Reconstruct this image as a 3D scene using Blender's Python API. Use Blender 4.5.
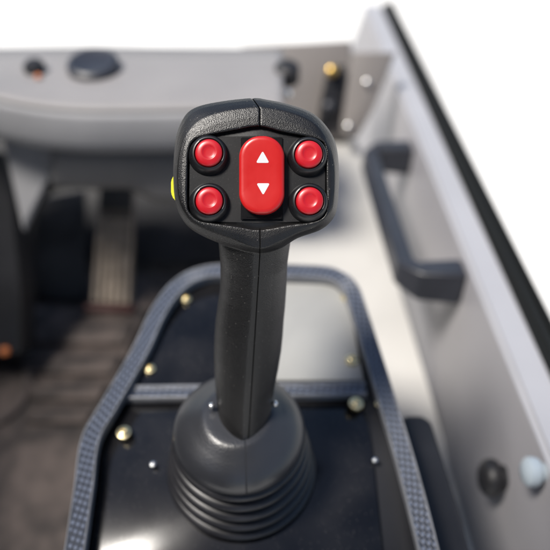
import bpy, bmesh, math, random
import numpy as np
from mathutils import Vector, Matrix
random.seed(4)
R = math.radians
for o in list(bpy.data.objects): bpy.data.objects.remove(o)
sc = bpy.context.scene
C = sc.collection

# ------------------------------------------------------------------ camera
PITCH = R(50)
CAMZ = 0.80
FPX = 755.0            # focal length measured in pixels of the 550 px photograph
fwd = Vector((0, math.cos(PITCH), -math.sin(PITCH)))
upv = Vector((0, math.sin(PITCH), math.cos(PITCH)))
rgt = Vector((1, 0, 0))
CAM = Vector((0, 0, CAMZ))
cd = bpy.data.cameras.new('camera'); cam = bpy.data.objects.new('camera', cd); C.objects.link(cam)
cam.location = CAM; cam.rotation_euler = (math.pi/2 - PITCH, 0, 0)
cd.sensor_width = 36; cd.lens = 36*FPX/550
cd.clip_start = 0.02; cd.clip_end = 500
cd.dof.use_dof = True; cd.dof.focus_distance = 0.349; cd.dof.aperture_fstop = 5.2
sc.camera = cam

# ------------------------------------------------------------------ light
w = bpy.data.worlds.new('World'); sc.world = w; w.use_nodes = True
nt = w.node_tree; bg = nt.nodes['Background']
sky = nt.nodes.new('ShaderNodeTexSky'); sky.sky_type = 'NISHITA'; sky.sun_disc = False
sund = Vector((-0.43, -0.09, 0.90)).normalized()       # towards the sun
el = math.asin(sund.z); az = math.atan2(sund.x, sund.y)
sky.sun_elevation = el; sky.sun_rotation = az
sky.air_density = 1.0; sky.dust_density = 1.5
nt.links.new(sky.outputs[0], bg.inputs[0]); bg.inputs[1].default_value = 0.10
sl = bpy.data.lights.new('sun', 'SUN'); so = bpy.data.objects.new('sun', sl); C.objects.link(so)
sl.energy = 4.0; sl.angle = R(15); sl.color = (1, .95, .88)
so.rotation_euler = sund.to_track_quat('Z', 'Y').to_euler()
so.location = (0, 0, 5)
sc.view_settings.view_transform = 'Standard'; sc.view_settings.look = 'None'
sc.view_settings.exposure = 0.6; sc.view_settings.gamma = 1
sc.render.resolution_x = 1024; sc.render.resolution_y = 1024
sc.render.engine = 'CYCLES'

# ------------------------------------------------------------------ helpers
def ray(px, py):
    return fwd + rgt*((px-275)/FPX) + upv*((275-py)/FPX)
def P(px, py, t):
    """a point t millimetres along the view axis, seen in the photograph at px, py"""
    return CAM + ray(px, py)*(t/1000)
def atz(px, py, z):
    d = ray(px, py); return CAM + d*((z-CAM.z)/d.z)
def onplane(px, py, p0, n):
    d = ray(px, py); return CAM + d*((p0-CAM).dot(n)/d.dot(n))
CAMROT = Matrix((rgt, upv, -fwd)).transposed()          # columns right, up, back

def tag(o, label=None, cat=None, group=None, kind=None):
    if label: o['label'] = label
    if cat: o['category'] = cat
    if group: o['group'] = group
    if kind: o['kind'] = kind
    return o
WM = {}
def thing(name, loc, label, cat, group=None):
    o = bpy.data.objects.new(name, None); C.objects.link(o); o.location = loc; o.empty_display_size = .02
    WM[o.name] = Matrix.Translation(loc)
    return tag(o, label, cat, group)
def place(o, parent, wm):
    WM[o.name] = wm
    if parent is not None:
        o.parent = parent; wm = WM[parent.name].inverted() @ wm
    o.matrix_local = wm
def link(name, me, mat, parent=None, frame=None, smooth=True):
    o = bpy.data.objects.new(name, me); C.objects.link(o)
    if mat: me.materials.append(mat)
    if frame is None:
        n = len(me.vertices); co = np.empty(n*3); me.vertices.foreach_get('co', co); co = co.reshape(-1, 3)
        c = (co.min(0)+co.max(0))/2; me.transform(Matrix.Translation(-Vector(c))); frame = Matrix.Translation(Vector(c))
    if smooth: me.polygons.foreach_set('use_smooth', [True]*len(me.polygons))
    place(o, parent, frame)
    return o
def mesh(name, verts, faces, mat, parent=None, frame=None, smooth=True, sharp=None):
    me = bpy.data.meshes.new(name); me.from_pydata([tuple(v) for v in verts], [], faces); me.update()
    bm = bmesh.new(); bm.from_mesh(me); bmesh.ops.recalc_face_normals(bm, faces=bm.faces); bm.to_mesh(me); bm.free()
    o = link(name, me, mat, parent, frame, smooth)
    if sharp and smooth: me.set_sharp_from_angle(angle=R(sharp))
    return o
def bmobj(name, bm, mat, parent=None, frame=None, smooth=True, sharp=35):
    bmesh.ops.recalc_face_normals(bm, faces=bm.faces)
    me = bpy.data.meshes.new(name); bm.to_mesh(me); bm.free()
    o = link(name, me, mat, parent, frame, smooth)
    if smooth and sharp: me.set_sharp_from_angle(angle=R(sharp))
    return o
def bevel_mod(o, wd, seg=3, ang=30):
    m = o.modifiers.new('bevel', 'BEVEL'); m.width = wd; m.segments = seg; m.limit_method = 'ANGLE'; m.angle_limit = R(ang)
    return o
def lathe(name, prof, mat, parent, frame, n=64, sharp=40, sx=1, sy=1, shear=(0, 0), closed_top=True):
    """prof: (r, z) in mm round local z"""
    V, F = [], []
    for r, z in prof:
        for k in range(n):
            a = 2*math.pi*k/n
            V.append((r*sx*math.cos(a)/1000+shear[0]*z/1000, r*sy*math.sin(a)/1000+shear[1]*z/1000, z/1000))
    m = len(prof)
    for i in range(m-1):
        for k in range(n):
            k2 = (k+1) % n
            F.append((i*n+k, i*n+k2, (i+1)*n+k2, (i+1)*n+k))
    F.append(tuple(range(n))[::-1]); F.append(tuple((m-1)*n+k for k in range(n)))
    return mesh(name, V, F, mat, parent, frame, True, sharp)
def spline(pts, n, closed=False):
    """Catmull-Rom through pts, n samples, even arc length"""
    p = np.array([tuple(q) for q in pts], float); m = len(p); out = []
    segs = m if closed else m-1
    for i in range(segs):
        if closed: a, b, c, d = p[(i-1) % m], p[i], p[(i+1) % m], p[(i+2) % m]
        else: a, b, c, d = p[max(i-1, 0)], p[i], p[i+1], p[min(i+2, m-1)]
        for k in range(16):
            t = k/16
            out.append(.5*((2*b)+(-a+c)*t+(2*a-5*b+4*c-d)*t*t+(-a+3*b-3*c+d)*t**3))
    out.append(p[0] if closed else p[-1]); out = np.array(out)
    L = np.r_[0, np.cumsum(np.linalg.norm(np.diff(out, axis=0), axis=1))]
    s = np.linspace(0, L[-1], n+1)[:n] if closed else np.linspace(0, L[-1], n)
    return np.stack([np.interp(s, L, out[:, j]) for j in range(p.shape[1])], 1), L[-1]
def sweep(name, pts, prof, mat, parent, up=Vector((0, 0, 1)), n=120, closed_prof=True, sharp=50, taper=None):
    """sweep a closed profile (side, up) in mm along world points; uv = (metres along, profile index)"""
    path, L = spline(pts, n); V, F, m = [], [], len(prof)
    for i in range(n):
        t = Vector(path[min(i+1, n-1)]-path[max(i-1, 0)]).normalized()
        s = t.cross(up).normalized(); u = s.cross(t).normalized(); c = Vector(path[i])
        k = 1 if taper is None else taper(i/(n-1))
        for a, b in prof: V.append(c+s*(a*k/1000)+u*(b*k/1000))
    for i in range(n-1):
        for k in range(m):
            F.append((i*m+k, i*m+(k+1) % m, (i+1)*m+(k+1) % m, (i+1)*m+k))
    F.append(tuple(range(m))); F.append(tuple((n-1)*m+k for k in range(m)))
    me = bpy.data.meshes.new(name); me.from_pydata([tuple(v) for v in V], [], F); me.update()
    uv = me.uv_layers.new(name='UVMap'); acc = [0]
    for k in range(m): acc.append(acc[-1]+math.dist(prof[k], prof[(k+1) % m])/1000)
    for p in me.polygons:
        for li in p.loop_indices:
            vi = me.loops[li].vertex_index; i, k = divmod(vi, m)
            ks = [me.loops[q].vertex_index % m for q in p.loop_indices]
            kk = m if (k == 0 and (m-1) in ks and len(ks) == 4) else k
            uv.data[li].uv = (i/(n-1)*L, acc[kk])
    bm = bmesh.new(); bm.from_mesh(me); bmesh.ops.recalc_face_normals(bm, faces=bm.faces); bm.to_mesh(me); bm.free()
    o = link(name, me, mat, parent, None, True); me.set_sharp_from_angle(angle=R(sharp))
    return o
def prism(name, poly, down, mat, parent, bev=.0015, seg=3):
    """poly: world points of the top face; extruded by the vector down"""
    bm = bmesh.new(); vs = [bm.verts.new(p) for p in poly]; lo = [bm.verts.new(Vector(p)+down) for p in poly]
    bm.faces.new(vs); bm.faces.new(lo[::-1]); n = len(vs)
    for i in range(n): bm.faces.new((vs[i], lo[i], lo[(i+1) % n], vs[(i+1) % n]))
    if bev: bmesh.ops.bevel(bm, geom=list(bm.edges), offset=bev, segments=seg, profile=.5, affect='EDGES', clamp_overlap=True)
    return bmobj(name, bm, mat, parent)

# ------------------------------------------------------------------ materials
def mat(name, col, rough=.5, spec=.5, metal=0, coat=0, coat_rough=.1, noise=None, bump=None, bumptype='noise', transmission=0):
    """noise = (scale, amount, detail) of real colour variation; bump = (scale, height in mm)"""
    m = bpy.data.materials.new(name); m.use_nodes = True; t = m.node_tree; b = t.nodes['Principled BSDF']
    b.inputs['Base Color'].default_value = (*col, 1); b.inputs['Roughness'].default_value = rough
    b.inputs['Specular IOR Level'].default_value = spec; b.inputs['Metallic'].default_value = metal
    b.inputs['Coat Weight'].default_value = coat; b.inputs['Coat Roughness'].default_value = coat_rough
    tc = t.nodes.new('ShaderNodeTexCoord')
    if noise:
        n = t.nodes.new('ShaderNodeTexNoise'); n.inputs['Scale'].default_value = noise[0]; n.inputs['Detail'].default_value = noise[2]
        t.links.new(tc.outputs['Object'], n.inputs['Vector'])
        r = t.nodes.new('ShaderNodeValToRGB'); k = noise[1]
        r.color_ramp.elements[0].position = .3; r.color_ramp.elements[1].position = .7
        r.color_ramp.elements[0].color = (*[c*(1-k) for c in col], 1); r.color_ramp.elements[1].color = (*[min(c*(1+k), 1) for c in col], 1)
        t.links.new(n.outputs['Fac'], r.inputs[0]); t.links.new(r.outputs[0], b.inputs['Base Color'])
        mr = t.nodes.new('ShaderNodeMapRange'); mr.inputs[3].default_value = max(rough-.07, .02); mr.inputs[4].default_value = rough+.07
        t.links.new(n.outputs['Fac'], mr.inputs[0]); t.links.new(mr.outputs[0], b.inputs['Roughness'])
    if bump:
        if bumptype == 'grain':
            n = t.nodes.new('ShaderNodeTexVoronoi'); n.feature = 'SMOOTH_F1'; out = 'Distance'
        else:
            n = t.nodes.new('ShaderNodeTexNoise'); n.inputs['Detail'].default_value = 3; out = 'Fac'
        n.inputs['Scale'].default_value = bump[0]
        t.links.new(tc.outputs['Object'], n.inputs['Vector'])
        bp = t.nodes.new('ShaderNodeBump'); bp.inputs['Strength'].default_value = 1; bp.inputs['Distance'].default_value = bump[1]/1000
        t.links.new(n.outputs[out], bp.inputs['Height']); t.links.new(bp.outputs[0], b.inputs['Normal'])
    return m
def N(t, kind, **kw):
    n = t.nodes.new(kind)
    for k, v in kw.items(): setattr(n, k, v)
    return n
def mth(t, op, a, b=None, c=None, clamp=False):
    n = t.nodes.new('ShaderNodeMath'); n.operation = op; n.use_clamp = clamp
    for i, v in enumerate((a, b, c)):
        if v is None: continue
        if isinstance(v, (int, float)): n.inputs[i].default_value = v
        else: t.links.new(v, n.inputs[i])
    return n.outputs[0]

def grip_material(name, seam=True, base=(.006, .006, .0065), rough=.36, frame_scale=1.0):
    """grained black plastic with the thin moulding seam that runs down the middle"""
    m = mat(name, base, rough, .48)
    t = m.node_tree; b = t.nodes['Principled BSDF']; tc = N(t, 'ShaderNodeTexCoord')
    v = N(t, 'ShaderNodeTexVoronoi'); v.feature = 'F1'; v.inputs['Scale'].default_value = 2000
    nz = N(t, 'ShaderNodeTexNoise'); nz.inputs['Scale'].default_value = 700; nz.inputs['Detail'].default_value = 3
    t.links.new(tc.outputs['Object'], nz.inputs['Vector'])
    ad = N(t, 'ShaderNodeVectorMath', operation='MULTIPLY_ADD'); ad.inputs[1].default_value = (.0006,)*3
    t.links.new(nz.outputs['Color'], ad.inputs[0]); t.links.new(tc.outputs['Object'], ad.inputs[2]); t.links.new(ad.outputs[0], v.inputs['Vector'])
    grain = mth(t, 'MULTIPLY', v.outputs['Distance'], .00008)
    h = grain
    if seam:
        sp = N(t, 'ShaderNodeSeparateXYZ'); t.links.new(tc.outputs['Object'], sp.inputs[0])
        Y = sp.outputs[1]; X = sp.outputs[0]
        lo = mth(t, 'MULTIPLY', mth(t, 'MAXIMUM', mth(t, 'SUBTRACT', -.038, Y), 0.0), -.072)
        hi = mth(t, 'MULTIPLY', mth(t, 'MAXIMUM', mth(t, 'SUBTRACT', Y, .0262), 0.0), -.57)
        sx = mth(t, 'ADD', mth(t, 'ADD', lo, hi), .0009)
        d = mth(t, 'ABSOLUTE', mth(t, 'SUBTRACT', X, sx))
        g = N(t, 'ShaderNodeMapRange'); g.interpolation_type = 'SMOOTHSTEP'; g.inputs[1].default_value = .00008; g.inputs[2].default_value = .00034
        t.links.new(d, g.inputs[0])
        h = mth(t, 'ADD', mth(t, 'MULTIPLY', g.outputs[0], .0005), grain)
        mx = N(t, 'ShaderNodeMix', data_type='RGBA'); mx.inputs['A'].default_value = (.001, .001, .001, 1); mx.inputs['B'].default_value = (*base, 1)
        t.links.new(g.outputs[0], mx.inputs['Factor']); t.links.new(mx.outputs['Result'], b.inputs['Base Color'])
        t.links.new(mth(t, 'MULTIPLY', g.outputs[0], .48), b.inputs['Specular IOR Level'])
    rn = N(t, 'ShaderNodeTexNoise'); rn.inputs['Scale'].default_value = 60; rn.inputs['Detail'].default_value = 4
    t.links.new(tc.outputs['Object'], rn.inputs['Vector'])
    mr = N(t, 'ShaderNodeMapRange'); mr.inputs[3].default_value = rough-.08; mr.inputs[4].default_value = rough+.08
    t.links.new(rn.outputs['Fac'], mr.inputs[0]); t.links.new(mr.outputs[0], b.inputs['Roughness'])
    bp = N(t, 'ShaderNodeBump'); bp.inputs['Strength'].default_value = 1; bp.inputs['Distance'].default_value = 1
    t.links.new(h, bp.inputs['Height']); t.links.new(bp.outputs[0], b.inputs['Normal'])
    return m
M = {}
M['grip'] = grip_material('grained_black_plastic')
M['plate'] = mat('satin_black_plastic', (.008, .008, .009), .38, .4, bump=(900, .02))
M['bezel'] = mat('black_rubber', (.006, .0065, .008), .36, .5, noise=(80, .2, 3))
M['red'] = mat('red_button_plastic', (.42, .008, .015), .33, .5, noise=(120, .06, 3), bump=(1200, .008))
M['rocker'] = mat('red_rocker_plastic', (.42, .010, .010), .30, .5, noise=(90, .04, 3), bump=(1400, .006))
M['white'] = mat('white_print', (.56, .56, .57), .4)
M['gloss'] = mat('glossy_black_plastic', (.006, .006, .007), .22, .5, bump=(500, .03))
M['yellow'] = mat('yellow_plastic', (.60, .60, .008), .4)
M['cap'] = mat('smooth_black_moulding', (.045, .046, .052), .34, .55, noise=(40, .12, 4), bump=(1500, .02))
M['rubber'] = mat('bellows_rubber', (.015, .015, .018), .38, .5, noise=(50, .15, 4))
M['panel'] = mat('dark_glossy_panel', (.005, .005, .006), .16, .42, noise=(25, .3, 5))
M['panel_bright_paint'] = mat('painted_panel_brightness', (.29, .29, .28), .75, .15, noise=(18, .07, 5))  # bright light on this half of the panel is put into the colour
M['body'] = mat('console_side', (.010, .010, .012), .5, .4, noise=(20, .3, 4))
M['screw'] = mat('zinc_screw', (.78, .66, .38), .28, .5, metal=1, noise=(300, .25, 3))
M['steel'] = mat('bright_steel', (.75, .75, .74), .28, .5, metal=1, noise=(300, .15, 3))
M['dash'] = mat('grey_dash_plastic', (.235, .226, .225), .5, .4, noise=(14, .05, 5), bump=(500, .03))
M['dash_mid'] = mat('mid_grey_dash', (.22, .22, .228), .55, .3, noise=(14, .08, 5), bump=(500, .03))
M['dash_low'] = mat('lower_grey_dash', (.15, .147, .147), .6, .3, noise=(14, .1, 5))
M['black'] = mat('black_moulding', (.012, .012, .014), .5, .4, noise=(20, .3, 4))
M['pillar'] = mat('brown_grey_paint', (.17, .155, .145), .5, .4, noise=(12, .08, 5))
M['door'] = mat('grey_door_paint', (.25, .243, .255), .42, .45, noise=(9, .07, 6), bump=(300, .03))
M['door_edge'] = mat('pale_door_edge', (.34, .34, .36), .4, .4, noise=(9, .05, 5))
M['handle'] = mat('dark_blue_black_handle', (.022, .024, .032), .4, .5, noise=(40, .2, 4), bump=(600, .04))
M['seal'] = mat('black_rubber_seal', (.006, .007, .007), .7, .3)
M['knob'] = mat('pale_blue_grey_knob', (.33, .38, .42), .35, .5)
M['orange'] = mat('amber_plastic', (.50, .15, .04), .3, .5)
M['gold'] = mat('brass', (.75, .50, .15), .3, .5, metal=1, noise=(200, .2, 3))
M['concrete'] = mat('pale_concrete', (.62, .61, .58), .85, .2, noise=(3, .07, 8))
M['step'] = mat('pale_step_paint', (.44, .43, .41), .6, .3, noise=(14, .07, 6))

def rim_material():
    m = mat('woven_trim', (.05, .06, .08), .32, .5); t = m.node_tree; b = t.nodes['Principled BSDF']
    uv = N(t, 'ShaderNodeUVMap'); mp = N(t, 'ShaderNodeMapping'); mp.inputs['Rotation'].default_value = (0, 0, R(30)); mp.inputs['Scale'].default_value = (1, 1.35, 1)
    t.links.new(uv.outputs[0], mp.inputs[0])
    ck = N(t, 'ShaderNodeTexChecker'); ck.inputs['Scale'].default_value = 330; t.links.new(mp.outputs[0], ck.inputs['Vector'])
    ck.inputs[1].default_value = (.125, .145, .195, 1); ck.inputs[2].default_value = (.032, .037, .050, 1)  # sky reflection is put into these bluish weave colours
    sp = N(t, 'ShaderNodeSeparateXYZ'); t.links.new(mp.outputs[0], sp.inputs[0])
    k = 330*math.pi
    s1 = mth(t, 'ABSOLUTE', mth(t, 'SINE', mth(t, 'MULTIPLY', sp.outputs[0], k))); s2 = mth(t, 'ABSOLUTE', mth(t, 'SINE', mth(t, 'MULTIPLY', sp.outputs[1], k)))
    g = N(t, 'ShaderNodeMapRange'); g.inputs[1].default_value = .08; g.inputs[2].default_value = .45; t.links.new(mth(t, 'MINIMUM', s1, s2), g.inputs[0])
    s = g.outputs[0]
    mx = N(t, 'ShaderNodeMix', data_type='RGBA'); mx.inputs['A'].default_value = (.010, .011, .015, 1); t.links.new(ck.outputs['Color'], mx.inputs['B'])
    t.links.new(s, mx.inputs['Factor']); t.links.new(mx.outputs['Result'], b.inputs['Base Color'])
    bp = N(t, 'ShaderNodeBump'); bp.inputs['Distance'].default_value = .00015; bp.inputs['Strength'].default_value = 1
    t.links.new(s, bp.inputs['Height']); t.links.new(bp.outputs[0], b.inputs['Normal'])
    return m
M['rim'] = rim_material()
def dusty(m, amount=.5, scale=900):
    """dust specks and faint smears lying on a dark glossy part"""
    t = m.node_tree; b = t.nodes['Principled BSDF']; tc = N(t, 'ShaderNodeTexCoord')
    v = N(t, 'ShaderNodeTexVoronoi'); v.inputs['Scale'].default_value = scale; t.links.new(tc.outputs['Object'], v.inputs['Vector'])
    n = N(t, 'ShaderNodeTexNoise'); n.inputs['Scale'].default_value = 22; n.inputs['Detail'].default_value = 7; t.links.new(tc.outputs['Object'], n.inputs['Vector'])
    dot = mth(t, 'LESS_THAN', v.outputs['Distance'], .16)
    keep = mth(t, 'GREATER_THAN', N(t, 'ShaderNodeSeparateColor').outputs[0], .80)
    sc_ = keep.node.inputs[0].links[0].from_node; t.links.new(v.outputs['Color'], sc_.inputs[0])
    film = mth(t, 'MULTIPLY', mth(t, 'SUBTRACT', n.outputs['Fac'], .45, clamp=True), .12)
    f = mth(t, 'ADD', mth(t, 'MULTIPLY', mth(t, 'MULTIPLY', dot, keep), amount), film, clamp=True)
    old = b.inputs['Base Color'].links[0].from_socket if b.inputs['Base Color'].links else None
    mx = N(t, 'ShaderNodeMix', data_type='RGBA'); mx.inputs['B'].default_value = (.30, .28, .26, 1)
    if old: t.links.new(old, mx.inputs['A'])
    else: mx.inputs['A'].default_value = b.inputs['Base Color'].default_value[:]
    t.links.new(f, mx.inputs['Factor']); t.links.new(mx.outputs['Result'], b.inputs['Base Color'])
dusty(M['grip'], .22, 600); dusty(M['panel']); dusty(M['rubber'], .35, 1100); dusty(M['plate'], .25, 1600); dusty(M['bezel'], .2, 1500)
M['bead'] = mat('trim_bead', (.17, .175, .19), .3, .5, noise=(60, .2, 3))
def mat_material():
    m = mat('dusty_rubber_mat', (.03, .024, .022), .7, .3); t = m.node_tree; b = t.nodes['Principled BSDF']
    tc = N(t, 'ShaderNodeTexCoord')
    n1 = N(t, 'ShaderNodeTexNoise'); n1.inputs['Scale'].default_value = 9; n1.inputs['Detail'].default_value = 8; n1.inputs['Roughness'].default_value = .65
    n2 = N(t, 'ShaderNodeTexNoise'); n2.inputs['Scale'].default_value = 45; n2.inputs['Detail'].default_value = 6
    for n in (n1, n2): t.links.new(tc.outputs['Object'], n.inputs['Vector'])
    f = mth(t, 'ADD', mth(t, 'MULTIPLY', n1.outputs['Fac'], .7), mth(t, 'MULTIPLY', n2.outputs['Fac'], .3))
    r = N(t, 'ShaderNodeValToRGB'); e = r.color_ramp.elements
    e[0].position = .40; e[0].color = (.022, .019, .018, 1); e[1].position = .62; e[1].color = (.12, .094, .082, 1)
    t.links.new(f, r.inputs[0]); t.links.new(r.outputs[0], b.inputs['Base Color'])
    bp = N(t, 'ShaderNodeBump'); bp.inputs['Distance'].default_value = .002; t.links.new(f, bp.inputs['Height']); t.links.new(bp.outputs[0], b.inputs['Normal'])
    return m
M['mat'] = mat_material()
def pedal_material():
    return mat('worn_tan_rubber', (.15, .125, .10), .6, .3, noise=(60, .3, 6), bump=(300, .1))
M['pedal'] = pedal_material()

# ------------------------------------------------------------------ setting
FLOOR = 0.0
# unseen roof and walls, added to shape the light falling on the controls
def boxslab(name, x0, x1, y0, y1, z0, z1, m):
    bm = bmesh.new(); vs = [bm.verts.new((x, y, z)) for x in (x0, x1) for y in (y0, y1) for z in (z0, z1)]
    for f in ((0, 1, 3, 2), (4, 6, 7, 5), (0, 4, 5, 1), (2, 3, 7, 6), (0, 2, 6, 4), (1, 5, 7, 3)): bm.faces.new([vs[i] for i in f])
    return tag(bmobj(name, bm, m, None, smooth=False), kind='structure')
boxslab('added_roof', -.75, .50, -.80, .02, 1.45, 1.50, M['black'])  # added overhead to block sky reflections in the black plastic
boxslab('added_rear_wall', -.75, -.20, -.85, -.805, 0.0, 1.445, M['black'])  # two added pieces; the gap between them lets in a sheen on the grip
boxslab('added_rear_wall', .32, .50, -.85, -.805, 0.0, 1.445, M['black'])
boxslab('added_side_wall', -.80, -.755, -.80, .80, 0.0, 1.05, M['black'])  # added to keep light off the left of the grip
v = [(-60, -60, -.95), (60, -60, -.95), (60, 60, -.95), (-60, 60, -.95)]
tag(mesh('ground', v, [(0, 1, 2, 3)], M['concrete'], smooth=False), kind='structure')

def slab(name, poly, th, m, kind='structure'):
    return tag(prism(name, poly, Vector((0, 0, -th)), m, None, .002), kind=kind)
def Z(px, py, z): return atz(px, py, z)
# cab floor under the feet: dusty rubber mat with raised bars
fl = [Z(-160, 720, 0), Z(258, 720, 0), Z(262, 110, 0), Z(-160, 110, 0)]
slab('floor', fl, .03, M['mat'])
stp = [Z(264, 700, .15), Z(528, 700, .15), Z(456, 481, .15), Z(357, 140, .15), Z(262, 120, .15)]
slab('step', stp, .02, M['step'])

# ------------------------------------------------------------------ joystick
HD = 350.0; K = HD/FPX
HC = P(258, 165, HD)                                    # centre of the head's face
HF = Matrix.Translation(HC) @ CAMROT.to_4x4()           # head frame: x right, y up, z out of the face
hx0 = (258-275)*K; hy0 = (275-165)*K
base = P(239, 430, 410) + Vector((0, 0, -.060))
joy = thing('joystick', base, 'black grained joystick with four round red buttons and a red rocker on its face', 'joystick')

def px2(p): return ((p[0]-258)*K, (165-p[1])*K)
OUT_A = [(254, 98.5), (227, 101), (201, 106), (188, 113), (180, 126), (176, 141), (174, 164), (174, 184), (175.5, 199), (180, 214), (190, 227.5), (208, 238), (230, 246), (258, 252),
         (280, 248), (297, 238), (320, 229.5), (332, 219), (337, 205), (338.5, 172), (335.5, 145), (327, 128), (312, 113.5), (288, 104.5), (266, 100)]
OUT_B = [(257, 107), (227, 111), (203, 119), (188, 132), (181, 147), (178, 166), (178, 184), (179.5, 198), (184, 211), (193, 223), (210, 231), (231, 238), (259, 248),
         (282, 240), (300, 232), (318, 225.5), (328, 216), (333, 204), (334.5, 172), (331, 150), (323, 134), (310, 121), (288, 112), (264, 107.5)]
OUT_C = [(259, 126), (235.5, 129.5), (212.6, 134), (195, 139), (188.5, 149), (187, 172), (187, 205), (190, 213.5), (199, 221), (216, 224), (238, 227), (260, 230),
         (288, 225.5), (312, 222.5), (323, 218), (327, 209), (327, 180), (326, 148), (319, 139.5), (301, 135), (280, 131)]
NA = 220
def polar(pts, scale=1.0, raw=False, cy=172.0, cx=257.5):
    q = spline(pts, 700, True)[0] if not raw else None
    if raw:
        a = np.array(pts+[pts[0]], float); q = np.concatenate([a[i]+(a[i+1]-a[i])*np.linspace(0, 1, 60)[:, None] for i in range(len(a)-1)])
    d = q-np.array([cx, cy]); th = np.arctan2(-d[:, 1], d[:, 0]) % (2*math.pi); r = np.hypot(d[:, 0], d[:, 1])*scale
    o = np.argsort(th); th = th[o]; r = r[o]
    g = np.linspace(0, 2*math.pi, NA, endpoint=False)
    rr = np.interp(g, np.r_[th[-1]-2*math.pi, th, th[0]+2*math.pi], np.r_[r[-1], r, r[0]])
    x = (cx+rr*np.cos(g)-258)*K; y = (165-(cy-rr*np.sin(g)))*K
    return x, y, g
def ringpts(pts, zf, scale=1.0, raw=False):
    x, y, g = polar(pts, scale, raw)
    z = np.array([zf(a) for a in g]) if callable(zf) else np.full(NA, zf)
    k = np.clip(-z, 0, 14)/HD                             # the outlines were measured at the face's distance
    x = (x+hx0)*(1+k)-hx0; y = (y+hy0)*(1+k)-hy0
    return np.stack([x, y, z], 1)
def blend(a, b, t, zb=0): return a*(1-t)+b*t+np.array([0, 0, zb])
rc = ringpts(OUT_C, 0.0)
rb = ringpts(OUT_B, lambda a: -1.5 if math.sin(a) > 0 else -1.5+.6*math.sin(a)*-1)
ra = ringpts(OUT_A, lambda a: -8.5+2.0*max(0, -math.sin(a)), 1.008)
rb = rb*np.array([1.004, 1.004, 1])
rings = [ringpts(OUT_C, -3.4, .90), ringpts(OUT_C, -3.4, .985), ringpts(OUT_C, -.5, .992), rc, blend(rc, rb, .5, .35), rb, blend(rb, ra, .35, .55), blend(rb, ra, .7, .7), ra,
         ringpts(OUT_A, lambda a: -16+4*max(0, -math.sin(a)), .992), ringpts(OUT_A, -24, .95), ringpts(OUT_A, -31, .84), ringpts(OUT_A, -35, .62)]
V, F = [], []
for r in rings: V += [tuple(q/1000) for q in r]
for i in range(len(rings)-1):
    for k in range(NA):
        k2 = (k+1) % NA; F.append((i*NA+k, i*NA+k2, (i+1)*NA+k2, (i+1)*NA+k))
F.append(tuple(range(NA))[::-1]); F.append(tuple((len(rings)-1)*NA+k for k in range(NA)))
# grip: rounded sections with a soft ridge at the front, silhouettes (y, left, right)
secs = [(232, 219, 292), (246, 217.5, 291), (256, 218.5, 289.5), (270, 219, 288), (285, 219.3, 287.3), (300, 218.5, 286.5), (315, 216.3, 285.5), (330, 214.2, 284), (345, 213, 283), (360, 212.6, 281.5),
        (378, 213, 278.5), (395, 214, 275), (412, 215.5, 272.5), (424, 216.5, 271.5), (433, 214, 274), (440, 210, 277.5), (446, 203, 284), (450, 194, 291)]
b0 = len(V); NS = 96
ax = Vector((0, -math.cos(R(28)), -math.sin(R(28))))
bx_ = Vector((0, -math.sin(R(28)), math.cos(R(28))))       # direction out of the front of the grip
for (y, l, r) in secs:
    dfront = 357.5+(y-250)/180*47
    hd = 19.0 if y > 262 else 16
    flare = max(0, (y-426)/24)**1.6; hd += 9*flare
    dc = dfront+10
    hw = (r-l)/2/FPX*dc
    cx = ((l+r)/2-275)/FPX*dc-hx0; cy = (275-y)/FPX*dc-hy0; cz = -(dc-HD)
    c = Vector((cx, cy, cz)) - bx_*(hd-9-9*flare)
    for k in range(NS):
        a = 2*math.pi*k/NS; ca, sa = math.cos(a), math.sin(a)
        e = 1.0
        X = hw*math.copysign(abs(ca)**e, ca); Zz = hd*math.copysign(abs(sa)**(e), sa)
        if sa > 0: Zz += 1.5*max(0, 1-abs(ca)*1.8)**1.1
        p = c+Vector((X, 0, 0))+bx_*Zz
        V.append((p.x/1000, p.y/1000, p.z/1000))
ns = len(secs)
for i in range(ns-1):
    for k in range(NS):
        k2 = (k+1) % NS; F.append((b0+i*NS+k, b0+i*NS+k2, b0+(i+1)*NS+k2, b0+(i+1)*NS+k))
F.append(tuple(b0+k for k in range(NS))[::-1]); F.append(tuple(b0+(ns-1)*NS+k for k in range(NS)))
me = bpy.data.meshes.new('grip'); me.from_pydata(V, [], F); me.update()
bm = bmesh.new(); bm.from_mesh(me); bmesh.ops.recalc_face_normals(bm, faces=bm.faces); bm.to_mesh(me); bm.free()
tmp = bpy.data.objects.new('tmp', me); C.objects.link(tmp)
m_ = tmp.modifiers.new('r', 'REMESH'); m_.mode = 'VOXEL'; m_.voxel_size = .00045; m_.adaptivity = 0
m_ = tmp.modifiers.new('s', 'SMOOTH'); m_.factor = .5; m_.iterations = 4
me2 = bpy.data.meshes.new_from_object(tmp.evaluated_get(bpy.context.evaluated_depsgraph_get()))
bpy.data.objects.remove(tmp)
# the small notch where the two shells meet at the top of the head, and the blend of the neck into the surround
n = len(me2.vertices); co = np.empty(n*3); me2.vertices.foreach_get('co', co); co = co.reshape(-1, 3)*1000
xs = .9-.57*np.maximum(0, co[:, 1]-26.2)
nt_ = np.exp(-((co[:, 0]-xs)/.55)**2)*np.clip((co[:, 1]-25)/3, 0, 1)
co[:, 1] -= .3*nt_
co[:, 2] -= .25*np.exp(-((co[:, 0]-xs)/.4)**2)*(co[:, 1] > 15)
me2.vertices.foreach_set('co', (co/1000).ravel()); me2.update(); me2.name = 'grip'
grip = link('grip', me2, M['grip'], joy, HF)

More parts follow.
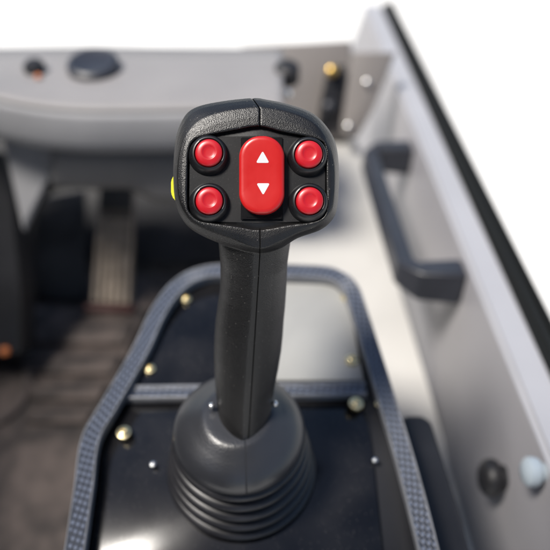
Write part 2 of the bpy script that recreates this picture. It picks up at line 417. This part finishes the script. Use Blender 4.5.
# face plate inside the surround
PL = [(212, 137.5), (198, 141), (190.5, 149), (189.5, 172), (189.5, 206), (193, 214), (202, 219.5), (216, 221.5), (258, 223), (300, 221.5), (314, 220), (322, 216), (325, 207), (325, 172), (324, 150), (318, 142), (303, 138.5), (258, 136)]
PLO = OUT_C
r0 = ringpts(PL, -1.9, .995, True); r1 = ringpts(PL, -1.9, 1.0, True); r1b = ringpts(PL, -2.1, 1.006, True); r2 = ringpts(PLO, -3.0, .984); r3 = ringpts(PLO, -5, .984)
# keep the skirt outside the plate
V, F = [], []
cen = np.array([0, (165-178)*K, -1.9])
rs = [cen+(r0-cen)*np.array([s, s, 1]) for s in (.25, .6)]+[r0, r1, r1b, r2, r3]
for r in rs: V += [tuple(q/1000) for q in r]
for i in range(len(rs)-1):
    for k in range(NA):
        k2 = (k+1) % NA; F.append((i*NA+k, i*NA+k2, (i+1)*NA+k2, (i+1)*NA+k))
F.append(tuple(range(NA))[::-1]); F.append(tuple((len(rs)-1)*NA+k for k in range(NA)))
plate = mesh('face_plate', V, F, M['plate'], joy, HF, True, 25)

def hframe(px, py, z=-1.9):
    x, y = px2((px, py)); return HF @ Matrix.Translation((x/1000, y/1000, z/1000))
bezp = [(9.35, -.6), (9.35, .5), (9.15, 1.2), (8.75, 2.2), (8.15, 3.3), (7.5, 3.9), (6.95, 4.0), (6.6, 3.7), (6.5, 3.0), (6.4, 1)]
capp = [(6.25, 1), (6.25, 4.1), (6.1, 4.55), (5.75, 4.9), (5.0, 5.2), (4.1, 5.38), (3.5, 5.43), (3.15, 5.38), (2.85, 5.22), (2.5, 5.08), (1.4, 5.0), (.4, 4.98)]
proto = None
for (px, py, lab) in [(208, 155, 0), (307.5, 156.5, 1), (208.5, 202.7, 2), (308.3, 202.7, 3)]:
    fr = hframe(px, py)
    if proto is None:
        b1 = lathe('push_button', bezp, M['bezel'], joy, fr, 96, 50, shear=(.14, .16))
        c1 = lathe('button_cap', capp, M['red'], b1, fr, 96, 50, shear=(.14, .16)); proto = (b1, c1)
    else:
        b2 = proto[0].copy(); C.objects.link(b2); b2.parent = joy; place(b2, joy, fr)
        c2 = proto[1].copy(); C.objects.link(c2); c2.parent = b2; place(c2, b2, fr)

# rocker: housing, red capsule, two white arrows
def capsule(hw, hh, n=72, e=.80):
    """a rounded rectangle whose ends are nearly half circles, mm"""
    o = []
    rr = hw*.93
    for k in range(n):
        a = 2*math.pi*(k+.5)/n; c, s = math.cos(a), math.sin(a)
        o.append((math.copysign(hw-rr, c)+rr*c, math.copysign(hh-rr, s)+rr*s))
    return o
hf = hframe(261.8, 178.5)
bm = bmesh.new()
def bmbox(bm, x0, x1, y0, y1, z0, z1):
    vs = [bm.verts.new((x/1000, y/1000, z/1000)) for x in (x0, x1) for y in (y0, y1) for z in (z0, z1)]
    for f in ((0, 1, 3, 2), (4, 6, 7, 5), (0, 4, 5, 1), (2, 3, 7, 6), (0, 2, 6, 4), (1, 5, 7, 3)): bm.faces.new([vs[i] for i in f])
bmbox(bm, -9.8, 9.8, -19.3, 19.3, -1, .9)
bmesh.ops.bevel(bm, geom=list(bm.edges), offset=.0004, segments=2, affect='EDGES')
bmbox(bm, -9.0, 9.0, -18.7, -17.9, .9, 1.5); bmbox(bm, -7.2, -1.2, -17.8, -17.3, .9, 1.8); bmbox(bm, 2.0, 7.6, -17.8, -17.3, .9, 1.8)
hous = bmobj('rocker_switch', bm, M['gloss'], joy, hf)
rf = hframe(261.9, 176)
prof = [(1.0, .6), (1.0, 4.6), (.985, 5.3), (.95, 5.9), (.88, 6.35), (.78, 6.5), (.6, 6.5), (.35, 6.5), (.1, 6.5)]
V, F = [], []; NR = 72
cap = capsule(10.45, 17.95, NR)
for s, z in prof:
    for (x, y) in cap:
        # the ends stand a little higher than the saddle in the middle
        dx = (1-s)*10.45; L = math.hypot(x, y)
        X = x-math.copysign(min(dx, abs(x)), x)*min(1, abs(x)/10.45); Y = y*(s if s < .7 else 1)-(math.copysign(dx, y)*min(1, abs(y)/17.95) if s >= .7 else 0)
        X = x*s; 
        if s >= .7: Y = y-math.copysign(dx, y)*abs(y)/17.95
        else: Y = y*(s)
        sad = .9*((abs(Y)/17.95)**2)-.5 if z > 4 else 0
        V.append((X/1000, Y/1000, (z+sad)/1000))
for i in range(len(prof)-1):
    for k in range(NR):
        k2 = (k+1) % NR; F.append((i*NR+k, i*NR+k2, (i+1)*NR+k2, (i+1)*NR+k))
F.append(tuple(range(NR))[::-1]); F.append(tuple((len(prof)-1)*NR+k for k in range(NR)))
rk = mesh('rocker', V, F, M['rocker'], hous, rf, True, 60)
def arrow(cx, cy, sgn):
    w, h, r = 3.1, 2.75, .62
    tri = [(-w, -h*sgn), (w, -h*sgn), (0, h*sgn)]; pts = []
    for i in range(3):
        a, b, c = (np.array(tri[(i-1) % 3]), np.array(tri[i]), np.array(tri[(i+1) % 3]))
        u = (a-b)/np.linalg.norm(a-b); v2 = (c-b)/np.linalg.norm(c-b); d = 1.1
        for k in range(7):
            t = k/6; p = (1-t)**2*(b+u*d)+2*t*(1-t)*b+t*t*(b+v2*d); pts.append(p)
    V = []; x0, y0 = px2((cx, cy)); rx, ry = px2((261.9, 176)); m = len(pts)
    def top(x, y): return 6.5+.9*((abs(y)/17.95)**2)-.5
    for dz in (.06, -.3):
        for p in pts:
            x = x0-rx+p[0]; y = y0-ry+p[1]; V.append((x/1000, y/1000, (top(x, y)+dz)/1000))
    F = [tuple(range(m)), tuple(range(2*m-1, m-1, -1))]+[(k, (k+1) % m, m+(k+1) % m, m+k) for k in range(m)]
    return mesh('arrow', V, F, M['white'], hous, rf, False)
arrow(262.8, 158.3, 1); arrow(263.3, 190.3, -1)

# yellow side button
bm = bmesh.new()
yp = [(176.5, 171), (173.2, 172.5), (170.6, 178), (170.6, 191), (173.2, 197), (176.5, 199)]
for z in (-17, -10):
    for p in yp:
        x, y = px2(p); bm.verts.new((x/1000*1.03, y/1000, z/1000))
bm.verts.ensure_lookup_table(); q = len(yp)
bm.faces.new(bm.verts[:q]); bm.faces.new(bm.verts[q:][::-1])
for i in range(q): bm.faces.new((bm.verts[i], bm.verts[(i+1) % q], bm.verts[q+(i+1) % q], bm.verts[q+i]))
bmesh.ops.bevel(bm, geom=list(bm.edges), offset=.0005, segments=2, affect='EDGES')
tag(bmobj('side_button', bm, M['yellow'], joy, HF), 'bright yellow button on the left side of the head')

# skirt cap and bellows
BF = Matrix.Translation(P(239, 431, 428)) @ Matrix.Scale(1.04, 4)
def seam_cap():
    m = mat('skirt_moulding', (.026, .027, .031), .32, .6, noise=(40, .1, 4)); t = m.node_tree; b = t.nodes['Principled BSDF']
    tc = N(t, 'ShaderNodeTexCoord'); sp = N(t, 'ShaderNodeSeparateXYZ'); t.links.new(tc.outputs['Object'], sp.inputs[0])
    sx = mth(t, 'MULTIPLY_ADD', sp.outputs[1], -.04, .0037)
    d = mth(t, 'ABSOLUTE', mth(t, 'SUBTRACT', sp.outputs[0], sx))
    g = N(t, 'ShaderNodeMapRange'); g.inputs[1].default_value = .0001; g.inputs[2].default_value = .00045; t.links.new(d, g.inputs[0])
    v = N(t, 'ShaderNodeTexVoronoi'); v.inputs['Scale'].default_value = 1100; t.links.new(tc.outputs['Object'], v.inputs['Vector'])
    h = mth(t, 'ADD', mth(t, 'MULTIPLY', g.outputs[0], .0004), mth(t, 'MULTIPLY', v.outputs['Distance'], .00006))
    bp = N(t, 'ShaderNodeBump'); bp.inputs['Distance'].default_value = 1; t.links.new(h, bp.inputs['Height']); t.links.new(bp.outputs[0], b.inputs['Normal'])
    return m
cp = [(14, 17.5), (17.5, 17.2), (19.5, 16.4), (21.5, 15.2), (24, 13.6), (27.5, 11.4), (31, 8.8), (33.6, 6.0), (35.2, 3.2), (36, 0.2), (36.1, -2), (35.5, -3.4), (34.4, -4.0), (30, -4.2)]
cpts, _ = spline(cp, 60)
skirt = lathe('grip_skirt', [tuple(q) for q in cpts[::-1]], seam_cap(), joy, BF, 128, 60)
bp_ = []
z = -4.3; rr = 33.0
for k in range(6):
    R0 = 35.5+k*1.7
    bp_ += [(R0-3.5, z), (R0-.6, z-1.0), (R0+1.2, z-2.6), (R0+1.4, z-4.0), (R0+.4, z-5.8), (R0-2.6, z-7.4), (R0-3.2, z-8.2)]
    z -= 9
bp_ += [(50, z), (52, z-1.2), (52, z-4)]
bpp, _ = spline(bp_, 150)
tag(lathe('bellows', [tuple(q) for q in bpp], M['rubber'], joy, BF, 128, 60))
# small screw heads beside the foot of the grip
for (px, py) in ((211.5, 405), (275, 403)):
    f = Matrix.Translation(P(px, py, 412))
    lathe('screw', [(1.5, -2), (1.5, .1), (1.2, .5), (.4, .7)], M['steel'], joy, f, 24)

# ------------------------------------------------------------------ console
ZP = CAMZ-.432
def cz(px, py, z=ZP): return atz(px, py, z)
con = thing('control_console', Vector((-.02, .2, 0)), 'dark glossy console with woven edge trim that carries the joystick', 'console')
rimpx = [(62, 640), (74, 560), (84, 490), (91, 440), (110, 405), (140, 352), (160, 310), (180, 285), (205, 273), (240, 271), (300, 272), (333, 275), (350, 288), (360, 315), (371, 350), (385, 395), (402, 450), (421, 520), (445, 620)]
ZR = ZP+.006
rimw = [cz(x, y, ZR) for x, y in rimpx]
rprof = [(a*.86, b) for a, b in [(-6.6, -6), (-7.1, .5), (-6.9, 1.7), (-6.3, 2.2), (-5.6, 2.0), (-5.3, 1.4), (5.3, 1.4), (5.6, 2.0), (6.3, 2.2), (6.9, 1.7), (7.1, .5), (6.6, -6)]]
rim = sweep('edge_trim', rimw, rprof, M['rim'], con, n=320, sharp=50)
rim.data.materials.append(M['bead'])
for p in rim.data.polygons:
    if len(p.vertices) == 4:
        ks = {rim.data.loops[l].vertex_index % 12 for l in p.loop_indices}
        if not (ks <= {5, 6}): p.material_index = 1
# body below
inner = [cz(x, y, ZP-.006) for x, y in [(60, 645), (74, 560), (84, 490), (91, 440), (110, 405), (140, 352), (160, 310), (180, 285), (205, 273), (240, 271), (300, 272), (333, 275), (350, 288), (360, 315), (371, 350), (385, 395), (402, 450), (421, 520), (446, 625)]]
prism('body', inner, Vector((0, 0, -.085)), M['body'], con, .002, 2)
cc = sum((Vector(p) for p in inner), Vector())/len(inner)
prism('pedestal', [cc+(Vector(p)-cc)*.55+Vector((0, -.03, -.085)) for p in inner], Vector((0, 0, -.27)), M['body'], con, .002, 2)
def panel(name, pts, m, th=.004, z=ZP-.0045, lab=None):
    o = prism(name, [cz(x, y, z+th) for x, y in pts], Vector((0, 0, -th)), m, con, .0008, 2)
    if lab: o['label'] = lab
    return o
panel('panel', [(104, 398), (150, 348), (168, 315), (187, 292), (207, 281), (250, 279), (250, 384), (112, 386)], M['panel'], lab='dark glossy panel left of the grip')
panel('panel', [(251, 279), (300, 280), (331, 283), (343, 294), (352, 320), (364, 380), (251, 380)], M['panel_bright_paint'], lab='panel right of the grip, bright light painted in as pale grey')
panel('panel', [(92, 440), (104, 404), (366, 404), (372, 450), (384, 560), (78, 560)], M['panel'], th=.003, z=ZP-.006, lab='dark blue black lower panel round the bellows')
tprof = [(-5.2, -5), (-5.4, 0), (-4.8, 1.4), (-3.8, 1.6), (-3.2, .9), (3.2, .9), (3.8, 1.6), (4.8, 1.4), (5.4, 0), (5.2, -5)]
tr = sweep('cross_trim', [cz(x, y, ZP+.001) for x, y in [(112, 393), (180, 392), (250, 391), (310, 390), (366, 389)]], tprof, M['rim'], con, n=60)
tr.data.materials.append(M['bead'])
for p in tr.data.polygons:
    if len(p.vertices) == 4:
        ks = {tr.data.loops[l].vertex_index % 10 for l in p.loop_indices}
        if not (ks <= {4, 5}): p.material_index = 1
sprof = [(3.9, -1), (3.9, .3), (3.5, .9), (2.6, 1.1), (2.5, 1.9), (2.0, 2.4), (1.2, 2.5), (1.0, 1.4), (.2, 1.3)]
sp0 = None
for (x, y, s, mt) in [(186, 299, 1, 'screw'), (150, 369, 1, 'screw'), (124, 433, 1.25, 'screw'), (347, 296, 1.1, 'screw'), (352, 360, 1.15, 'screw'), (356, 404, 1.3, 'screw'),
                      (379, 404, .7, 'screw'), (375, 460, .42, 'steel'), (153, 464, .45, 'steel')]:
    f = Matrix.Translation(cz(x, y, ZP+.0005)) @ Matrix.Scale(s, 4)
    if sp0 is None:
        sp0 = lathe('screw', sprof, M['screw'], con, f, 24)
    else:
        c = sp0.copy(); C.objects.link(c); place(c, con, f)
        if mt == 'steel': c.data = c.data.copy(); c.data.materials[0] = M['steel']
# black bin beyond the right trim
bz = CAMZ-.46
binp = [(398, 420), (406, 414), (422, 414), (432, 420), (462, 520), (490, 620), (440, 620), (420, 520)]
prism('storage_bin', [atz(x, y, bz) for x, y in binp], Vector((0, 0, -.05)), M['black'], con, .004, 3)

# ------------------------------------------------------------------ door
T1 = P(544, 454, 497); T2 = P(389.6, 69.5, 1020); B1 = P(451, 481, 690)
dn = (T2-T1).cross(B1-T1).normalized()
if dn.x > 0: dn = -dn                                   # towards the driver
def D(px, py, off=0): return onplane(px, py, T1, dn) + dn*off/1000
dt = (T2-T1).normalized()                                # forwards along the top edge
door = thing('cab_door', D(448, 470), 'grey painted cab door with a pale top edge and black rubber seal', 'door')
def ext(a, b, k): return a+(b-a)*k
topf = T1+dt*.92; topb = T1-dt*.28
Bf = D(338, 98); Bb = D(451, 481); bd = (Bf-Bb).normalized()
botb = Bb-bd*.25
botf = Bf+bd*.05
prism('door_panel', [topb, topf, botf, botb], -dn*.028, M['door'], door, .004, 3)
# pale rounded top edge: outward of the crease
side = -dn
def edgestrip(name, w0, w1, h0, h1, m, bev):
    """a bar along the top edge, from w0 to w1 mm outwards and h0 to h1 mm above the crease"""
    u = dt.cross(dn).normalized()
    if u.z < 0: u = -u
    q = []
    for (a, h) in ((w0, h0), (w1, h0), (w1, h1), (w0, h1)): q.append(topb+side*a/1000+u*h/1000)
    bm = bmesh.new(); A = [bm.verts.new(p) for p in q]; L = dt*((topf-topb).length); Bv = [bm.verts.new(p+L) for p in q]
    bm.faces.new(A); bm.faces.new(Bv[::-1])
    for i in range(4): bm.faces.new((A[i], Bv[i], Bv[(i+1) % 4], A[(i+1) % 4]))
    bmesh.ops.bevel(bm, geom=list(bm.edges), offset=bev, segments=4, affect='EDGES', clamp_overlap=True)
    return bmobj(name, bm, m, door)
edgestrip('top_edge', -1.0, 27, -4, 5, M['door_edge'], .0035)
edgestrip('seal', 27.5, 40, -3, 11, M['seal'], .004)
# ribbed fringe of the seal
bm = bmesh.new()
u = dt.cross(dn).normalized(); u = u if u.z > 0 else -u
L = (topf-topb).length; k = 0
while k*.0032 < L:
    c = topb+dt*(k*.0032)+side*.0395+u*.006
    vs = []
    for a in (0, .0018):
        for b in (0, .0035):
            for h in (0, .007): vs.append(bm.verts.new(c+dt*a+side*b+u*h))
    for f in ((0, 1, 3, 2), (4, 6, 7, 5), (0, 4, 5, 1), (2, 3, 7, 6), (0, 2, 6, 4), (1, 5, 7, 3)): bm.faces.new([vs[i] for i in f])
    k += 1
bmobj('seal_ribs', bm, M['seal'], door, smooth=False)
# pull handle: two sloping feet and a square bar standing off the door
def handle():
    A = D(410, 158); B = D(461, 282)                      # feet on the door
    d = (B-A).normalized(); v = dn.cross(d).normalized()
    if v.z < 0: v = -v
    o = 50/1000
    path = [A, A+dn*o*.78, A+dn*o+d*.010, B+dn*o-d*.010, B+dn*o*.78, B]
    bm = bmesh.new(); rows = []
    for i, p in enumerate(path):
        t = (path[min(i+1, 5)]-path[max(i-1, 0)]).normalized()
        nn = v.cross(t).normalized()
        w = (17, 15, 12.5, 12.5, 15, 17)[i]/1000; th = (13, 11, 8, 8, 11, 13)[i]/1000
        rows.append([bm.verts.new(p+v*a*w+nn*b*th) for a, b in ((-1, -1), (1, -1), (1, 1), (-1, 1))])
    for i in range(5):
        for k in range(4): bm.faces.new((rows[i][k], rows[i][(k+1) % 4], rows[i+1][(k+1) % 4], rows[i+1][k]))
    bm.faces.new(rows[0]); bm.faces.new(rows[5][::-1])
    bmesh.ops.bevel(bm, geom=list(bm.edges), offset=.0022, segments=3, affect='EDGES', clamp_overlap=True)
    return bmobj('pull_handle', bm, M['handle'], door)
handle()
dq = dn.to_track_quat('Z', 'Y').to_matrix().to_4x4()
kp = [(8, 0), (8, 3), (11, 5), (12, 8), (11, 12), (8, 14.5), (3, 16)]
o = lathe('latch_knob', kp, M['black'], door, Matrix.Translation(D(504, 478)) @ dq @ Matrix.Scale(1.2, 4), 40); o['label'] = 'black round knob on the lower door'
kp2 = [(6, 0), (6, 3), (9, 4.5), (10, 8), (9.5, 11.5), (6.5, 14), (2, 15)]
o = lathe('latch_knob', kp2, M['knob'], door, Matrix.Translation(D(544, 472)) @ dq, 40); o['label'] = 'pale blue grey knob on the lower door'

# ------------------------------------------------------------------ pillar and latch beside the windscreen
pil = thing('door_pillar', atz(330, 130, 0), 'brown grey pillar with a black latch slot between dash and door', 'pillar')
pp = [P(240, 46, 960), P(352, 40, 960), P(352, 138, 985), P(322, 132, 985), P(236, 150, 985)]
prism('pillar_panel', [pp[0], pp[1], pp[2], pp[4]], fwd*.03, M['pillar'], pil, .004)
sp_ = [P(328, 66, 948), P(346, 64, 948), P(341, 100, 958), P(331, 124, 966), P(318, 126, 966), P(321, 100, 958)]
prism('latch_slot', sp_, fwd*.02, M['black'], pil, .003)
lathe('latch_pin', [(7, -5), (7, 3), (5, 6), (1, 7)], M['gold'], pil, Matrix.Translation(P(332, 71, 940)) @ CAMROT.to_4x4(), 24)
lathe('latch_catch', [(8, -5), (8, 4), (5, 9), (1, 10)], M['handle'], pil, Matrix.Translation(P(329, 107, 950)) @ CAMROT.to_4x4(), 24)
brk = [P(352, 52, 925), P(396, 52, 925), P(374, 108, 940), P(357, 137, 950), P(345, 137, 950), P(341, 128, 950)]
prism('hinge_bracket', brk, fwd*.012, M['pillar'], pil, .002)
for (x, y) in ((367, 82), (348.5, 126)):
    lathe('screw', [(3.6, -2), (3.6, 1), (2.8, 2.4), (1, 3)], M['steel'], pil, Matrix.Translation(P(x, y, 930 if y < 100 else 944)) @ CAMROT.to_4x4(), 24)

# ------------------------------------------------------------------ dashboard
dash = thing('dashboard', atz(120, 200, 0), 'curved pale grey dashboard with round black cap above the pedals', 'dashboard')
XS = np.linspace(-120, 283, 60)
def lip(x): return 112-13*((x-100)/100)**2*(.9 if x < 100 else .10)
def lip2(x): return 148-16*((x-100)/100)**2*(.9 if x < 100 else .10)
def surf(name, rows, m, th=.006, sharp=60):
    """rows of (pixel-height function, distance function); a bent sheet with real thickness"""
    V, F = [], []; n = len(XS)
    for fy, ft in rows:
        for x in XS: V.append(P(x, fy(x), ft(x)))
    for i in range(len(rows)-1):
        for k in range(n-1): F.append((i*n+k, i*n+k+1, (i+1)*n+k+1, (i+1)*n+k))
    o = mesh(name, V, F, m, dash, None, True, sharp)
    md = o.modifiers.new('solid', 'SOLIDIFY'); md.thickness = th; md.offset = 0
    return o
bow = lambda x: .02*((x-100)**2)**.5*.6
surf('dash_top', [(lambda x: 50+.01*abs(x-100), lambda x: 835+bow(x)), (lambda x: 66, lambda x: 800+bow(x)), (lambda x: (66+lip(x))/2-2, lambda x: 765+bow(x)),
                  (lambda x: lip(x)-7, lambda x: 737+bow(x)), (lambda x: lip(x)-3, lambda x: 733.5+bow(x)), (lambda x: lip(x)+1.4, lambda x: 733.5+bow(x))], M['dash'])
surf('dash_fascia', [(lambda x: lip(x)+1.5, lambda x: 733.5+bow(x)), (lambda x: lip(x)+8, lambda x: 735+bow(x)), (lambda x: lip2(x)-6, lambda x: 748+bow(x)), (lambda x: lip2(x), lambda x: 755+bow(x)), (lambda x: lip2(x)+2, lambda x: 765+bow(x))], M['dash_mid'])
XS_full = XS
XS = np.linspace(52, 283, 40)
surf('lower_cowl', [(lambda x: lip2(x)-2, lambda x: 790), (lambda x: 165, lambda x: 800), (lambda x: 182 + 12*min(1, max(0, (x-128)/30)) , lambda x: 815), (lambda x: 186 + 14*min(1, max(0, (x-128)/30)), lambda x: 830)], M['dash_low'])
XS = XS_full
prism('side_panel', [P(2, 138, 800), P(62, 142, 800), P(46, 180, 815), P(23, 232, 830)], fwd*.01, M['dash_mid'], dash, .003)
gf = Matrix.Translation(P(93, 64.5, 783))
lathe('round_cap', [(26.5, -14), (27, 0), (26, 3), (22, 5), (19, 4), (3, 3.5)], M['handle'], dash, gf, 64)
lathe('small_knob', [(11, -10), (11, 6), (8.5, 9), (2, 10)], M['black'], dash, Matrix.Translation(P(35, 70, 783)), 40)
lathe('orange_glint', [(3, -3), (3, 1), (1, 2)], M['orange'], dash, Matrix.Translation(P(38, 76, 768)), 20)  # orange glint by the small knob, put in as a coloured stud
lathe('small_knob', [(13, -10), (13, 6), (10, 9), (2, 10)], M['black'], dash, Matrix.Translation(P(287, 72, 790)), 40)
lathe('screw', [(3.6, -4), (3.6, 1), (2, 3)], M['steel'], dash, Matrix.Translation(P(288, 93, 752)), 24)

# ------------------------------------------------------------------ pedals, column and the dark bulkhead in the footwell
bh = [P(-120, 60, 1130), P(262, 60, 1130), P(262, 262, 1040), P(-120, 262, 1040)]
tag(prism('bulkhead', bh, fwd*.01, M['black'], None, .001), kind='structure')
ped = thing('accelerator_pedal', atz(108, 305, 0), 'long ribbed tan pedal standing on the dusty floor mat', 'pedal')
p0, p1, q0, q1 = P(100, 181, 985), P(134, 182, 985), P(91, 304, 1000), P(131, 306, 1000)
prism('foot_plate', [p0, p1, q1, q0], fwd*.012, M['pedal'], ped, .003)
bm = bmesh.new()
for k in range(6):
    a = (k+.5)/6
    for s0, s1 in ((.30, .98),):
        ps = []
        for da in (-.045, .045):
            for s in (s0, s1):
                top_ = p0.lerp(p1, a+da); bot_ = q0.lerp(q1, a+da); ps.append(top_.lerp(bot_, s))
        quad = [ps[0], ps[1], ps[3], ps[2]]
        vs = [bm.verts.new(p-fwd*.0005) for p in quad]; v2 = [bm.verts.new(p-fwd*.005) for p in quad]
        bm.faces.new(vs); bm.faces.new(v2[::-1])
        for i in range(4): bm.faces.new((vs[i], v2[i], v2[(i+1) % 4], vs[(i+1) % 4]))
M['rib'] = mat('pale_rib_rubber', (.36, .30, .24), .6, .3, noise=(60, .3, 5))
bmobj('ribs', bm, M['rib'], ped, smooth=False)
M['darkrub'] = mat('dark_pedal_top', (.035, .034, .033), .6, .3)
prism('top_pad', [P(100, 179, 978), P(134, 180, 978), P(132, 210, 980), P(98, 209, 980)], fwd*.004, M['darkrub'], ped, .002)
prism('hinge_bar', [P(84, 304, 985), P(133, 306, 985), P(133, 313, 985), P(84, 311, 985)], fwd*.02, mat('red_brown_hinge', (.05, .012, .010), .5), ped, .002)
cir = [(9*math.cos(a), 9*math.sin(a)) for a in [2*math.pi*k/14 for k in range(14)]]
brkt = thing('pedal_bracket', atz(60, 320, 0), 'black bent tube frame left of the tan pedal', 'bracket')
sweep('tube', [P(22, 372, 985), P(25, 300, 975), P(29, 225, 960), P(40, 195, 955), P(56, 183, 950), P(80, 181, 950), P(100, 183, 955)], cir, M['black'], brkt, up=-fwd, n=80)
prism('cover_plate', [P(34, 200, 1000), P(84, 190, 1000), P(86, 300, 1010), P(30, 300, 1010)], fwd*.01, mat('dark_grey_cover', (.035, .035, .037), .5, .4, noise=(14, .6, 5)), brkt, .003)
col = thing('steering_column', atz(5, 365, 0), 'black column cover at the left edge with a small amber light', 'steering column')
prism('column_cover', [P(-60, 150, 850), P(2, 150, 850), P(14, 200, 870), P(20, 290, 880), P(21, 355, 885), P(-60, 362, 885)], fwd*.06, M['black'], col, .006)
lathe('amber_light', [(5, -3), (5, 2), (3, 4), (.6, 4.6)], M['orange'], col, Matrix.Translation(P(5, 351, 878)) @ CAMROT.to_4x4(), 24)
# raised bars and the round boss moulded in the floor mat
fm = thing('floor_mat', atz(60, 400, 0), 'dusty brown black rubber mat with broad raised bars', 'floor mat')
prism('mat_sheet', [atz(x, y, .008) for x, y in [(22, 306), (150, 308), (120, 372), (92, 420), (80, 470), (70, 620), (-60, 620), (-60, 368), (20, 366)]], Vector((0, 0, -.007)), M['mat'], fm, .002)
for (y0, y1, xl, xr) in ((322, 342, 34, 134), (353, 372, 30, 122), (381, 398, 30, 108), (408, 421, 28, 94)):
    prism('bar', [atz(xl, y0, .016), atz(xr, y0+1, .016), atz(xr-9, y1+1, .016), atz(xl-2, y1, .016)], Vector((0, 0, -.010)), M['mat'], fm, .004)
boss = atz(-18, 388, .008)
lathe('boss', [(62, -1), (62, 6), (58, 9), (52, 9), (49, 4), (5, 3)], M['mat'], fm, Matrix.Translation(boss), 64)
